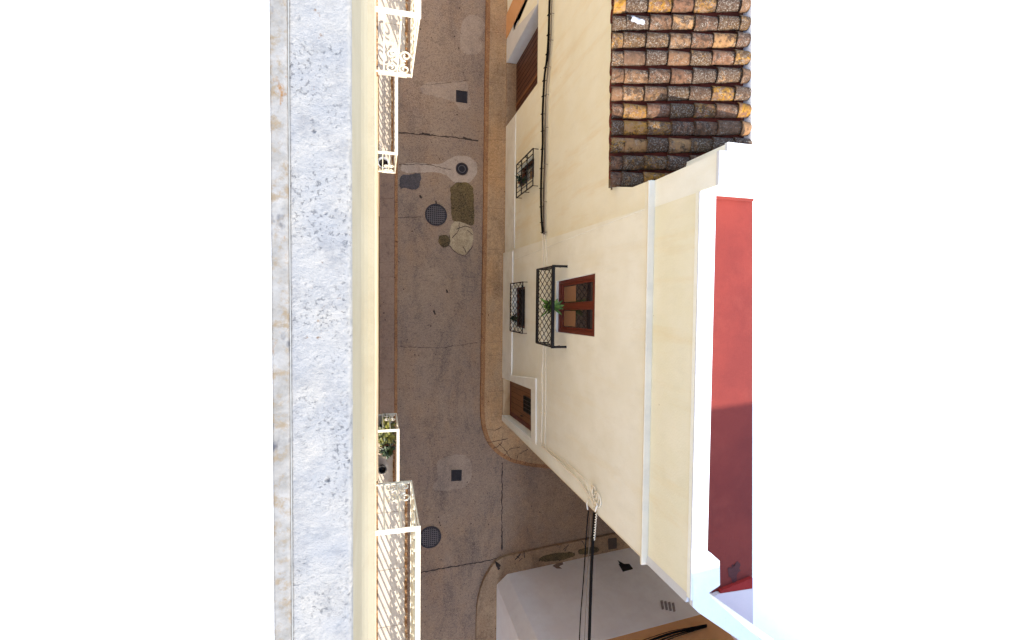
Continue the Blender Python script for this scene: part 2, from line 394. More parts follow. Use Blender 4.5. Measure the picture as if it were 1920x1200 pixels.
# street joints
crack('street_joint', [(942, 868), (941, 940), (941, 1032)], .022, .004)
crack('street_joint', [(941, 1004), (941, 1030)], .04, .008)
crack('street_joint', [(748, 249), (800, 253), (850, 257), (897, 264)], .024, .004)
crack('street_joint', [(790, 1073), (850, 1062), (900, 1054), (935, 1046)], .024, .004)
crack('street_joint', [(745, 408), (790, 407)], .010, .004); crack('street_joint', [(748, 650), (830, 652), (895, 642)], .008, .004)
crack('street_joint', [(790, 160), (830, 156), (880, 150)], .008, .004)
crack('street_crack', [(749, 308), (800, 308), (846, 318)], .012, .012)
for pts in ([(787, 366), (790, 372)], [(813, 582), (816, 590)], [(837, 543), (839, 549)], [(817, 376), (818, 382)], [(791, 250), (806, 252)], [(868, 258), (886, 263)]):
    crack('street_joint', pts, .04, .008, jit=.004)
def patch(name, pts, mat, z, it=2, jit=.012):
    p0 = smoothpoly([onZ(a, b, z) for a, b in pts], it, 0); p = []
    for a, b in zip(p0, p0[1:]+p0[:1]):
        for k in range(4):
            q_ = a.lerp(b, k/4); nn = mnoise.noise_vector(q_*9)*.022+mnoise.noise_vector(q_*31)*.012; p.append(V(q_.x+nn.x, q_.y+nn.y, z))
    bm = B(); bm.faces.new([bm.verts.new(q) for q in p])
    return tag(obj(name, bm, mat), kind='structure')
patch('mortar_patch', [(866, 38), (882, 26), (900, 30), (910, 48), (905, 66), (895, 72), (905, 80), (903, 98), (885, 104), (866, 100), (862, 82), (864, 62)], M['patch2'], .004)
patch('mortar_patch', [(791, 157), (820, 153), (850, 156), (852, 150), (876, 151), (880, 176), (883, 203), (862, 208), (855, 192), (830, 184), (800, 178), (788, 172)], M['patch2'], .004)
patch('mortar_patch', [(750, 306), (790, 306), (830, 309), (842, 295), (870, 290), (892, 300), (896, 322), (886, 340), (868, 347), (850, 344), (836, 325), (800, 322), (752, 326)], M['patch'], .004)
patch('asphalt_patch', [(749, 328), (775, 328), (780, 324), (790, 326), (787, 350), (776, 357), (762, 352), (749, 356)], M['patch_dark'], .008, 1, .02)
patch('mossy_infill', [(845, 343), (886, 341), (889, 380), (890, 408), (888, 424), (868, 418), (848, 418), (845, 380)], M['moss'], .008, 1, .02)
patch('cement_patch', [(848, 414), (868, 417), (884, 424), (888, 440), (884, 462), (872, 480), (856, 474), (842, 462), (842, 440)], M['cracked'], .012, 1, .012)
patch('mossy_infill', [(823, 442), (836, 439), (845, 446), (842, 462), (830, 464), (820, 454)], M['moss'], .016, 2)
for pts in ([(862, 417), (860, 432), (848, 446)], [(876, 432), (886, 440)], [(843, 440), (841, 460), (856, 475), (872, 481), (886, 462)], [(868, 462), (874, 474)], [(856, 430), (872, 424), (884, 428)]):
    crack('cement_crack', pts, .014, .020)
patch('mortar_patch', [(818, 862), (845, 853), (872, 852), (884, 866), (886, 888), (880, 906), (866, 916), (820, 922), (808, 912), (822, 900), (820, 880)], M['patch2'], .004)
# pavement and kerb round the side-street house
kb = [(894, 1290), (893, 1200), (893, 1150), (897, 1118), (908, 1085), (924, 1060), (938, 1046), (985, 1035), (1050, 1022), (1110, 1010), (1200, 993), (1300, 972)]
ko2 = smoothpoly([onZ(a, b, PAVH) for a, b in kb], 2, .006, False)
ii = ko2[::-1]
kerb_strip('kerb', ii, .10, M['kerb_grey'])
i2 = offset(ii, .1)
bm = B(); poly = [Vector((p.x, p.y, PAVH)) for p in i2]+[V(i2[-1].x, -16, PAVH), V(i2[0].x, -16, PAVH)]
holed(bm, poly, [], (0, 0, -.15)); tag(obj('pavement', bm, M['kerb_grey']), kind='structure')
crack('pavement_crack', [(938, 1062), (928, 1052), (936, 1068)], .05, PAVH+.006)
for q in range(9):
    x0 = random.uniform(960, 1120); y0 = 1058-(x0-960)*.185-random.uniform(0, 10)
    crack('pavement_crack', [(x0, y0), (x0+random.uniform(-8, 12), y0-random.uniform(4, 16))], .016, PAVH+.006)

for pts in ([(1012, 1044), (1040, 1036), (1075, 1034), (1080, 1044), (1045, 1052), (1010, 1054)], [(1082, 1030), (1112, 1024), (1124, 1028), (1120, 1036), (1086, 1042)]):
    patch('moss_stain', pts, M['moss'], PAVH+.004, 2)
# ---------------- drain covers
def round_cover(px, py, rpx, label, mat, grid=True, group='manhole covers in the street'):
    c = onZ(px, py, .0); r = (onZ(px+rpx, py)-c).length
    root = empty('manhole_cover', (c.x, c.y, 0), label, 'manhole cover', group)
    bm = B(); k = 48
    lathe(bm, (c.x, c.y, 0), [(r, -.02), (r, .022), (r*.965, .026), (r*.90, .026), (r*.90, .012), (r*.88, -.02)], k); obj('frame', bm, mat, root)
    bm = B(); lathe(bm, (c.x, c.y, 0), [(r*.885, -.01), (r*.885, .014)], k); lid = obj('lid', bm, M['iron_dk'], root); bm = B(); g = r*.86
    if grid:
        s = .05; x = -g+s*.5
        while x < g:
            h = math.sqrt(max(0, g*g-x*x))
            if h > .03:
                bar(bm, (c.x+x, c.y-h, .017), (c.x+x, c.y+h, .017), .013, .008); bar(bm, (c.x-h, c.y+x, .0178), (c.x+h, c.y+x, .0178), .013, .008)
            x += s
    else:
        lathe(bm, (c.x, c.y, 0), [(r*.6, .012), (r*.6, .02), (r*.5, .02), (r*.5, .012)], k)
    obj('grid', bm, M['castiron_l'], lid)
round_cover(817.5, 403, 20.5, 'round manhole cover with a square grid, beside the mossy patch', M['castiron'])
round_cover(806.5, 1007, 20.5, 'dark round manhole cover beside the lower white balcony', M['castiron'])
round_cover(866, 317, 11.5, 'small round brown cover set in a pale mortar patch', M['iron_br'], False)
def square_cover(cpx, label, mat, z=0.):
    p = [onZ(a, b, z) for a, b in cpx]; c = sum(p, Vector())/4
    root = empty('utility_cover', (c.x, c.y, z), label, 'utility cover', 'square utility covers')
    bm = B(); q = [c+(v-c)*.88 for v in p]; holed(bm, [v+V(0, 0, .014) for v in p], [[v+V(0, 0, .014) for v in q]], (0, 0, -.02)); obj('frame', bm, mat, root)
    bm = B(); prism(bm, [c+(v-c)*.86+V(0, 0, .010) for v in p], (0, 0, -.02))
    for k in (.25, .5, .75):
        a = q[0].lerp(q[1], k); b = q[3].lerp(q[2], k); bar(bm, a.lerp(b, .12)+V(0, 0, .011), a.lerp(b, .88)+V(0, 0, .011), .008, .004)
    obj('lid', bm, mat, root)
square_cover([(855, 169), (876.5, 172), (876, 194), (855, 191)], 'square iron utility cover on the upper end of the street', M['iron_dk'])
square_cover([(846, 881), (866, 881), (865, 901), (846, 902)], 'square iron utility cover in a pale round patch near the junction', M['iron_dk'])
square_cover([(1140, 1010), (1156, 1008), (1156, 1028), (1141, 1030)], 'small reddish square cover in the side street pavement', M['iron_br'], PAVH+.004)
# ================================================================== OWN HOUSE (left)
PZ = 10.4
x545, x658, x510 = onZ(545, 600, PZ).x, onZ(657, 600, PZ).x, onZ(510, 600, PZ).x
WX = -.036; LZ = 9.35
own = empty('house', (-2, 0, 0), 'cream house at the left edge with a whitewashed roof parapet and white iron balconies', 'house')
# parapet: finely divided rough mass
def rough_block(y0, y1, x0, x1, z, ny, nx, depth, amp=.0025, edge=.004):
    bm = B(); g = []
    for j in range(ny+1):
        y = y0+(y1-y0)*j/ny; row = []
        for i in range(nx+1):
            t = i/nx; x = x0+(x1-x0)*t; zz = z
            nn = mnoise.fractal(Vector((x*22, y*22, 3)), 1., 2., 4)*amp
            if i == nx: x += mnoise.fractal(Vector((1, y*14, 0)), .7, 2., 5)*edge; zz -= .006
            row.append(bm.verts.new((x, y, zz+nn)))
        x = x1+mnoise.fractal(Vector((1, y*14, 0)), .7, 2., 5)*edge
        row.append(bm.verts.new((x+.003, y, z-.02))); row.append(bm.verts.new((x1, y, z-depth)))
        row.insert(0, bm.verts.new((x0, y, z-depth))); g.append(row)
    for a, b in zip(g, g[1:]):
        for k in range(len(a)-1): bm.faces.new((a[k], a[k+1], b[k+1], b[k]))
    return bm
bm = rough_block(-3, 3, x545+.001, x658, PZ, 900, 30, .12, .0014); pp = obj('parapet', bm, M['parapet'], own, True)
bm = rough_block(-3, 3, x510, x545-.002, PZ+.004, 500, 8, .2, .0015, .001); obj('stone_coping', bm, M['stone'], own, True)
bm = B(); box(bm, (x545-.0019, -3, PZ-.1), (x545+.0008, 3, PZ+.003)); bm2 = obj('coping_joint', bm, M['joint_w'], own)
bm = B(); box(bm, (-3.5, -6, PZ-.3), (x510-.0005, 6, PZ+.006)); obj('terrace_floor', bm, M['terr'], own)
# parapet face and sloping cornice below it
bm = B()
for y0, y1 in ((-12, 13),):
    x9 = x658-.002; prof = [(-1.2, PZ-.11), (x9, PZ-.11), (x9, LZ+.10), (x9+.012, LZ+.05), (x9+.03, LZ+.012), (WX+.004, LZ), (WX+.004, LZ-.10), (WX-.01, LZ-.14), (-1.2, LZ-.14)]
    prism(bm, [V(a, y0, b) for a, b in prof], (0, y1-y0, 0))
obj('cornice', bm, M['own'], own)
bm = B(); box(bm, (-4, -12, .6), (WX, 13, LZ-.14)); obj('wall', bm, M['ownwall'], own)
bm = B(); box(bm, (-4, -12, -.05), (WX+.012, 13, .6)); obj('plinth', bm, M['orange'], own)
bm = B()  # thin wire stapled on the facade
tube(bm, [V(WX+.008, onX(706, 560, .1).y*0+y, z) for y, z in ((1.5, 3.2), (.8, 2.6), (.3, 2.9), (-.3, 2.2), (-1.0, 2.0), (-1.9, 2.7), (-2.6, 3.0))], .006); obj('wall_wire', bm, M['cable_b'], own)

def spiral(c, r0, turns, ax, ay, sgn=1, n=22, a0=0., k0=.22):
    o = []
    for i in range(n+1):
        t = i/n; a = a0+sgn*turns*2*math.pi*t; r = r0*(1-t*(1-k0)); o.append(c+ax*math.cos(a)*r+ay*math.sin(a)*r)
    return o
def scroll_row(bm, a, b, zb, ht, n_unit, rad=.006):
    """a row of paired scrolls between a and b (points at rail foot), ht tall from zb"""
    a = Vector((a[0], a[1], zb)); b = Vector((b[0], b[1], zb)); d = (b-a)/n_unit; ax = d.normalized(); ay = Vector((0, 0, 1)); L = d.length
    for i in range(n_unit):
        c = a+d*(i+.5); r = min(L*.44, ht*.24)
        for s, z in ((1, .25), (-1, .75)):
            cc = c+ay*ht*z
            tube(bm, spiral(cc, r, 1.35, ax, ay*1.75, s*(1 if i % 2 else -1), 20, math.pi/2*s, .25), rad, 5)
def railing_panel(bm, a, b, zf, zr, nbar, scroll=True, last=True):
    a = Vector((a[0], a[1], 0)); b = Vector((b[0], b[1], 0))
    for i in range(nbar+(1 if last else 0)):
        p = a.lerp(b, i/nbar); bar(bm, (p.x, p.y, zf), (p.x, p.y, zr), .011)
    bar(bm, (a.x, a.y, zf+.02), (b.x, b.y, zf+.02), .016); bar(bm, (a.x, a.y, zf+.36), (b.x, b.y, zf+.36), .010) if not scroll else None
    if scroll: scroll_row(bm, a, b, zf+.02, .44, nbar, .007)
def balcony(name_extra, px_rail, py_near, py_far, zr, zf, front_near, wdir, rust=True, nb=.115):
    """wdir=+1: the visible near end is the lower-Y one"""
    xo = onZ(px_rail, py_near, zr).x; yn = onZ(px_rail, py_near, zr).y; yf = py_far
    y0, y1 = min(yn, yf), max(yn, yf)
    bm = B(); box(bm, (WX+.001, y0+.03, zf-.05), (xo-.045, y1-.03, zf)); s = obj('balcony', bm, M['balc'], own, bevel=.004)
    bm = B()
    k = int((y1-y0)/.012); prev = None
    for i in range(k+1):   # crumbling front edge of the slab
        y = y0+.03+(y1-y0-.06)*i/k; a = xo-.045+.001; nn = mnoise.fractal(Vector((0, y*9, zf)), .8, 2, 4)*.008
        cur = [bm.verts.new(p) for p in ((a-.018+nn, y, zf+.0035), (a+.006+nn*.4, y, zf+.001), (a+.006, y, zf-.05))]
        if prev:
            for q in range(2): bm.faces.new((prev[q], cur[q], cur[q+1], prev[q+1]))
        prev = cur
    obj('slab_edge', bm, M['rust'], s)
    if rust:
        bm = B(); box(bm, (WX+.0015, y0, zf-.02), (WX+.012, y1, zf+.03)); obj('wall_fillet', bm, M['rust'], s)
    # tile joints
    y = y0+.45
    while y < y1-.05: obj('tile_joint', box(B(), (WX+.014, y, zf-.01), (xo-.066, y+.003, zf+.0015)), M['cable_g'], s); y += .52
    n1 = max(2, round((y1-y0)/nb)); bm = B(); railing_panel(bm, (xo-.012, y0), (xo-.012, y1), zf+.05, zr-.008, n1)
    # lower slanting foot of the front panel
    obj('front_railing', bm, M['iron_w'], s)
    for yy, nm in ((y0, 'side_railing'), (y1, 'side_railing')):
        bm = B(); railing_panel(bm, (WX+.06, yy), (xo-.021, yy), zf+.048, zr-.009, 2, True, False); bar(bm, (WX, yy, zf+.085), (xo-.021, yy, zf+.085), .012)
        obj(nm, bm, M['iron_w'], s)
    bm = B(); hw = .034
    box(bm, (xo-hw, y0, zr-.008), (xo, y1, zr)); box(bm, (WX, y0, zr-.0075), (xo-hw-.0005, y0+hw, zr+.0005)); box(bm, (WX, y1-hw, zr-.0075), (xo-hw-.0005, y1, zr+.0005))
    obj('handrail', bm, M['iron_w'], s)
    return s, xo, y0, y1
AZ, AF = 8.60, 7.66; BZ, BF = 5.70, 4.76
balcony('low', 788.5, 986, -4.4, AZ, AF, True, 1)
balcony('up', 789.5, 35, 3.6, AZ, AF, True, 1)
balcony('b', 746, 291, 4.6, BZ, BF, True, 1)
_, cxo, cy0, cy1 = balcony('c', 749, 804, -4.2, BZ, BF, True, 1, False)

# ---------------- plants and pots on the shaded balcony
def blade(bm, base, d, L, wd, droop, n=6, fold=.15):
    d = Vector(d).normalized(); side = d.cross(Vector((0, 0, 1)))
    side = side.normalized() if side.length > .01 else Vector((1, 0, 0)); prev = None
    for i in range(n+1):
        t = i/n; p = Vector(base)+d*L*t-Vector((0, 0, 1))*droop*L*t*t; h = wd*math.sin(math.pi*min(1, .12+t*.88))*.5
        cur = (bm.verts.new(p+side*h), bm.verts.new(p-Vector((0, 0, fold*h))), bm.verts.new(p-side*h))
        if prev:
            bm.faces.new((prev[0], cur[0], cur[1], prev[1])); bm.faces.new((prev[1], cur[1], cur[2], prev[2]))
        prev = cur
def pot_plant(c, r, h, nleaf, L, wd, label, potm, leafm, group='potted plants at the balconies and windows', up=.6, droop=.5, name='potted_plant'):
    root = empty(name, c, label, 'potted plant', group)
    bm = B(); lathe(bm, c, [(r*.7, 0), (r*.98, h*.86), (r*1.08, h*.86), (r*1.08, h), (r*.92, h), (r*.9, h*.9)], 22); obj('pot', bm, potm, root, False)
    bm = B(); disc(bm, c, r*.9, c[2]+h*.91); obj('soil_or_shade', bm, M['soil_or_shade'], root)
    bm = B()
    for i in range(nleaf):
        a = random.uniform(0, 6.283); e_ = random.uniform(up*.3, up*1.8)
        blade(bm, Vector(c)+Vector((math.cos(a)*r*.2, math.sin(a)*r*.2, h*.9+random.uniform(0, L*.35))), (math.cos(a), math.sin(a), e_), L*random.uniform(.6, 1.05), wd*random.uniform(.7, 1.2), droop*random.uniform(.6, 1.4))
    obj('foliage', bm, leafm, root); return root
def bp(px, py): q = onZ(px, py, BF); return (q.x, q.y, BF)
random.seed(11)
bxm = (WX+cxo-.045)/2
pot_plant((bxm-.01, bp(0, 838)[1], BF), .085, .16, 46, .24, .05, 'large variegated plant with long leaves, at the open end of the shaded balcony', M['pot_dark'], M['leaf_yel'], up=.9)
pot_plant((bxm+.01, bp(0, 858)[1], BF), .07, .14, 26, .20, .045, 'yellow-edged leafy plant, second from the open end of the shaded balcony', M['pot_dark'], M['leaf_yel'], up=.8)
pot_plant((bxm+.02, bp(0, 889)[1], BF), .085, .15, 60, .14, .035, 'bushy dark green plant in a clay pot nearest the sunlit balcony', M['pot_clay'], M['leaf_dark'], up=1.2)
q = bp(719, 858); root = empty('flower_pot', (bxm-.055, q[1]-.14, BF), 'small empty black pot between the plants on the shaded balcony', 'flower pot')
bm = B(); lathe(bm, (bxm-.055, q[1]-.14, BF), [(.04, 0), (.055, .11), (.062, .11), (.062, .125), (.05, .125), (.046, .02)], 20); obj('pot', bm, M['pot_dark'], root)
q = onZ(718.5, 305, BF+.12); root = empty('flower_pot', (q.x, q.y, BF), 'white round pot with a dark opening on the small upper balcony', 'flower pot')
bm = B(); lathe(bm, (q.x, q.y, BF), [(.045, 0), (.07, .12), (.078, .12), (.078, .135), (.064, .135), (.06, .05)], 24); obj('pot', bm, M['plastic'], root)
bm = B(); disc(bm, (q.x, q.y), .062, BF+.08, 24); obj('soil_or_shade', bm, M['dark'], root)  # near-black disc paints the shade inside the empty pot

# ================================================================== CREAM HOUSE across the street
def fx(px, py, d=0.): return onX(px, py, HX+d)
gz = -.05
house = empty('house', (HX, -1, 0), 'cream corner house with a white-topped parapet and red roof terrace', 'house')
zl = fx(1209, 700, -.055).z            # ledge height
zp = fx(1302, 700).z            # parapet top
# corner lines: line1 = crease, line2 = outer vertical corner
base2 = onZ(937.5, 784, 0); ycorn = -3.05
l1 = [(938, 783), (1084, 900), (1199, 988)]
yup_b = fx(944, 474).y; yup_m = fx(963.7, 487.3).y; yup_t = fx(1209, 391).y
outer = [fx(932, 476), fx(963.7, 476), fx(1209, 391), V(HX, fx(1199, 988).y, zl)]
outer[0].z = outer[0].z; outer = [V(HX, yup_b, gz), V(HX, yup_t, zl), V(HX, fx(1199, 988).y, zl), V(HX, fx(1084, 900).y, fx(1084, 900).z), V(HX, ycorn+.03, gz)]
door = [fx(940, 706.5), fx(997, 730), fx(997, 822), fx(940, 776)]
win = [fx(1043, 527.5), fx(1116, 511.7), fx(1114.5, 632), fx(1042, 622.5)]
lowin = [fx(963, 540), fx(984.5, 536), fx(984, 618), fx(963, 612)]
for k in (0, 3): door[k].z = PAVH+.02
bm = B(); holed(bm, outer, [door, win, lowin], (.26, 0, 0)); obj('wall', bm, M['cream'], house)
# second skin behind so nothing shows through
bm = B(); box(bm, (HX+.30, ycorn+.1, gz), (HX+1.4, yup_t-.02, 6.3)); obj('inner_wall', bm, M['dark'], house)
# corner strip
bm = B(); c1 = outer[2:]; x2 = HX+.012
A = [c1[0], c1[1], c1[2]]; Bq = [V(x2, ycorn, zl), V(x2, ycorn, c1[1].z), V(x2, ycorn, gz)]
prism_pts = []
va = [bm.verts.new(p) for p in A]; vb = [bm.verts.new(p) for p in Bq]; vc = [bm.verts.new(p+V(.5, 0, 0)) for p in Bq]
for k in range(2): bm.faces.new((va[k], va[k+1], vb[k+1], vb[k])); bm.faces.new((vb[k], vb[k+1], vc[k+1], vc[k]))
obj('corner_wall', bm, M['cream'], house)
bm = B(); tube(bm, [V(x2+.005, ycorn, gz), V(x2+.005, ycorn, zl)], .012, 8); obj('corner_bead', bm, M['bluew'], house)
# side wall, set diagonally along the side street
sq = onZ(1385, 1200, zp); sdir = (sq-onZ(1310, 1148, zp)); sdir = V(sdir.x, sdir.y, 0).normalized()
s0 = V(x2+.01, ycorn, gz); s1 = s0+sdir*14
bm = B(); prism(bm, [s0, s1, s1+V(0, .3, 0), s0+V(.3, .25, 0)], (0, 0, zp-1.5-gz)); obj('side_wall', bm, M['side'], house)
# plinth: proud band along the foot, with door surround
zpl = fx(961.5, 600).z; P = -.016
def px_(x, y): return fx(x, y, P)
pl = [V(HX+P, yup_b-.01, gz), V(HX+P, yup_b-.04, zpl), V(HX+P, door[0].y+.20, zpl), px_(1005, 710), px_(1005, 832), V(HX+P, px_(1010, 838).y, px_(1007, 838).z), V(HX+P, ycorn+.08, 1.2), V(HX+P, ycorn+.02, gz), V(HX+P, door[3].y-.0, gz), V(HX+P, door[3].y, door[3].z), V(HX+P, door[2].y, door[2].z), V(HX+P, door[1].y, door[1].z), V(HX+P, door[0].y, door[0].z), V(HX+P, door[0].y, gz)]
bm = B(); holed(bm, pl, [], (-P-.001, 0, 0)); obj('plinth', bm, M['plinth'], house)
# bright bead along its upper edge
bm = B(); tr = [V(HX+P-.004, yup_b-.06, zpl), V(HX+P-.004, door[0].y+.20, zpl), px_(1005, 710)+V(-.004, 0, 0), px_(1005, 832)+V(-.004, 0, 0)]
tube(bm, [p for p in tr], .010, 6); obj('plinth_bead', bm, M['crm_line'], house)
# pilaster joint against neighbour
bm = B(); j0, j1 = fx(963.7, 487.3), fx(1207, 393); tube(bm, [j0+V(-.001, 0, 0), j1+V(-.001, 0, 0)], .006, 5); obj('wall_joint', bm, M['plinth'], house)
# moulding: quarter-round + flat bluish ledge
yA = yup_t+.02; yB = ycorn-.02
def along(prof, y0, y1, bm=None):
    bm = bm or B(); prism(bm, [V(a, y0, b) for a, b in prof], (0, y1-y0, 0)); return bm
lw = .055
bm = along([(HX-.001, zl-.10), (HX-lw*.5, zl-.07), (HX-lw*.85, zl-.03), (HX-lw, zl-.012), (HX+.2, zl-.012), (HX+.2, zl-.10)], yB, fx(1215, 345).y)
obj('moulding', bm, M['cream'], house)
bm = along([(HX-lw-.004, zl-.011), (HX-lw-.004, zl+.008), (HX-lw+.01, zl+.014), (HX+.05, zl+.02), (HX+.2, zl+.02), (HX+.2, zl-.011)], yB-.004, fx(1215, 345).y+.01)
obj('ledge', bm, M['bluew'], house)
# parapet wall
px0 = HX+.02; yE = onX(1330, 293, px0).y           # upper end edge
yP0 = onX(1216, 1047, px0).y
zpar = zp; zpier = onX(1350, 340, px0).z; yp0 = onX(1310, 360, px0).y
cw = onZ(1333, 700, zpar).x
bm = B(); box(bm, (px0, yP0, zl+.021), (cw-.03, yp0, zpar-.06)); obj('parapet', bm, M['yellow'], house)
bm = B(); box(bm, (px0-.012, yP0-.003, zpar-.06), (cw-.03, yp0-.001, zpar-.006)); obj('parapet_lip', bm, M['cream'], house, bevel=.006)
bm = B(); box(bm, (px0-.016, yP0-.006, zpar-.005), (cw, yp0+.0, zpar+.018)); obj('coping', bm, M['white'], house, bevel=.008)
# raised pier at the upper end
yq = yE+.0
bm = B(); box(bm, (px0+.001, yp0+.001, zl-.2), (px0+.128, yq, zpier-.05)); obj('pier', bm, M['cream'], house)
bm = B(); box(bm, (px0-.012, yp0-.004, zpier-.049), (px0+.12, yq+.012, zpier+.0)); obj('pier_cap', bm, M['white'], house, bevel=.01)
# white party wall at the upper boundary, running back from the street
RZ = zpar-1.2; tx = onZ(1409, 640, RZ).x
yr0 = onZ(1370, 371, RZ).y; PW = 7.2; b0 = onZ(1366, 268, PW)
bm = B(); box(bm, (px0+.13, yr0, 5.9), (tx+.0, yE-.002, PW)); obj('party_wall', bm, M['white'], house)
bm = B(); box(bm, (b0.x, yE-.001, 5.9), (tx, b0.y, PW-.05)); obj('verge_wall', bm, M['cream'], house)
bm = B(); box(bm, (b0.x-.01, yE-.001, PW-.049), (tx, b0.y+.01, PW)); obj('verge_cap', bm, M['white'], house)
# lower pier block and diagonal side parapet
c0 = onZ(1300, 1046, zpar+.02); poly = [onZ(a, b, zpar+.022) for a, b in ((1299, 1046), (1327, 1034), (1333, 1037), (1350, 1052), (1350.5, 1098), (1330, 1112), (1334, 1120), (1409, 1185), (1440, 1212), (1420, 1228), (1385, 1200), (1310, 1149), (1299, 1138))]
bm = B(); holed(bm, poly, [], (0, 0, -.06)); obj('corner_coping', bm, M['white'], house, bevel=.006)
t1_ = onX(1299, 1130, px0)
bm = B(); prism(bm, [V(x2+.03, ycorn+.01, zl), V(x2+.03, ycorn+.01, zl)+sdir*13.9, V(x2+.03-sdir.y*.10, ycorn+.01+sdir.x*.10, zl)+sdir*13.9, V(x2+.03-sdir.y*.10, ycorn+.01+sdir.x*.10, zl)], (0, 0, zpar-zl-.045)); obj('side_parapet', bm, M['bluew'], house)
# white strip up the corner
bm = B(); q0 = V(x2-.02, ycorn, zl); prism(bm, [q0+V(0, 0, 0), q0+V(.12, -.0, 0), q0+V(.12, .12, 0), q0+V(0.035, .10, 0)], (0, 0, zpar-zl-.045)); obj('corner_strip', bm, M['white'], house)
# red terrace
ydiv = onZ(1380, 1100, RZ).y
d0, d1 = onZ(1340, 1116, RZ), onZ(1412, 1103, RZ)
bm = B(); prism(bm, [V(cw-.1, yr0, RZ-.25), V(onZ(1411.5, 371, RZ).x, yr0, RZ-.25), V(onZ(1410.5, 1103, RZ).x, d1.y, RZ-.25), V(d0.x, d0.y, RZ-.25), V(cw-.1, ycorn+.35, RZ-.25)], (0, 0, .25)); obj('terrace_floor', bm, M['red'], house)
bm = B(); box(bm, (cw-.08, yr0-.03, RZ+.001), (onZ(1408, 380, RZ).x, yr0-.001, RZ+.05)); obj('terrace_upstand', bm, M['red'], house)
k0, k1 = onZ(1346, 1112, RZ+.02), onZ(1409, 1090, RZ+.02)
bm = B(); prism(bm, [onZ(1346, 1116, RZ+.001), onZ(1406, 1103, RZ+.001), onZ(1406, 1080, RZ+.001), onZ(1346, 1104, RZ+.001)], (0, 0, .05)); obj('terrace_kerb', bm, M['red_wall'], house)
# stain on the terrace
st = smoothpoly([onZ(a, b, RZ+.004) for a, b in ((1364, 1064), (1371, 1066), (1374, 1058), (1378, 1062), (1381, 1051), (1385, 1056), (1389, 1055), (1387, 1063), (1389, 1070), (1380, 1076), (1381, 1088), (1374, 1095), (1372, 1084), (1366, 1078))], 1, .014)
bm = B(); bm.faces.new([bm.verts.new(p) for p in st]); obj('terrace_stain', bm, plain('damp stain', lin(74, 30, 30), .9), house)
# pale lower roof beyond the red kerb
pz = RZ+.06; po = [onZ(a, b, pz) for a, b in ((1328, 1122), (1348, 1114), (1412, 1104), (1412, 1240))]
bm = B(); holed(bm, po, [], (0, 0, -.2)); obj('lower_roof', bm, M['lav_roof'], house)

# upper window (french window with wooden sashes)
def quad_at(q, d): return [p+V(d, 0, 0) for p in q]
def lerp4(q, u, v):       # u along height (0 bottom,1 top) ; v along Y (0 first,1 last)
    a = q[0].lerp(q[1], u); b = q[3].lerp(q[2], u); return a.lerp(b, v)
def sub(q, u0, u1, v0, v1): return [lerp4(q, u0, v0), lerp4(q, u1, v0), lerp4(q, u1, v1), lerp4(q, u0, v1)]
wq = quad_at(win, .045)
bm = B(); holed(bm, wq, [sub(wq, .06, .93, .07, .93)], (.06, 0, 0)); wf = obj('window', bm, M['wood_red'], house, bevel=.004); wf['label'] = 'varnished red-brown window behind the black railing'
q2 = quad_at(wq, .012)
for v0, v1 in ((.07, .475), (.525, .93)):
    s_ = sub(q2, .062, .928, v0+.003, v1-.003); bm = B(); holed(bm, s_, [sub(s_, .06, .94, .10, .90)], (.045, 0, 0)); sh = obj('sash', bm, M['wood_red'], wf, bevel=.003)
    g = quad_at(sub(s_, .05, .95, .09, .91), .022); bm = B(); prism(bm, g, (.006, 0, 0)); obj('pane', bm, M['glass'], wf)
    bm = B(); gg = quad_at(sub(s_, .07, .44, .14, .86), .019); prism(bm, gg, (.002, 0, 0)); obj('blind', bm, M['curtain'], wf)
m_ = sub(q2, .062, .928, .468, .532); bm = B(); prism(bm, quad_at(m_, -.014), (.03, 0, 0)); obj('mullion', bm, M['wood_red'], wf, bevel=.003)
# french-window railing
rz = fx(1064, 497).z; ro = onX(1037, 575, 2.8); 
r1 = ray(1037, 575); RX = r1.x*((rz-CAMZ)/r1.z)
ya, yb = onX(1037, 499, RX).y, onX(1037, 651, RX).y
zb_ = onX(1006, 575, RX).z
rail = empty('window_railing', (HX, (ya+yb)/2, zb_), 'black iron lattice railing in front of the red-brown window', 'railing')
bm = B(); hw = .045
bar(bm, (RX, ya+.02, rz), (RX, yb-.02, rz), hw, .03); obj('handrail', bm, M['iron_b'], rail)
for yy in (ya, yb):
    bm = B(); bar(bm, (RX-.02, yy, rz), (HX-.001, yy, rz), .038, .028); obj('rail_arm', bm, M['iron_b'], rail)
bm = B(); zt_ = rz-.06
for p, q in (((ya, zb_), (ya, rz)), ((yb, zb_), (yb, rz)), ((ya, zb_), (yb, zb_)), ((ya, zb_+.09), (yb, zb_+.09)), ((ya, zt_), (yb, zt_))):
    bar(bm, (RX, p[0], p[1]), (RX, q[0], q[1]), .022)
obj('frame', bm, M['iron_b'], rail)
def lattice(bm, X, y0, y1, z0, z1, sy, sz, wd):
    # crossing diagonals clipped to a rectangle
    for sgn in (1, -1):
        k = -60
        while k < 60:
            # y = y0 + k*sy + sgn*(z-z0)*sy/sz
            p0, p1 = None, None; pts = []
            a = y0+k*sy; b = a+sgn*(z1-z0)*sy/sz
            lo, hi = 0., 1.
            d = b-a
            for bound, s in ((y0, 1), (y1, -1)):
                fa, fb = s*(a-bound), s*(b-bound)
                if fa < 0 and fb < 0: lo, hi = 1, 0; break
                if fa < 0: lo = max(lo, fa/(fa-fb))
                elif fb < 0: hi = min(hi, fa/(fa-fb))
            if hi-lo > .02: bar(bm, (X+sgn*.003, a+d*lo, z0+(z1-z0)*lo), (X+sgn*.003, a+d*hi, z0+(z1-z0)*hi), wd, .006, (1, 0, 0))
            k += 1
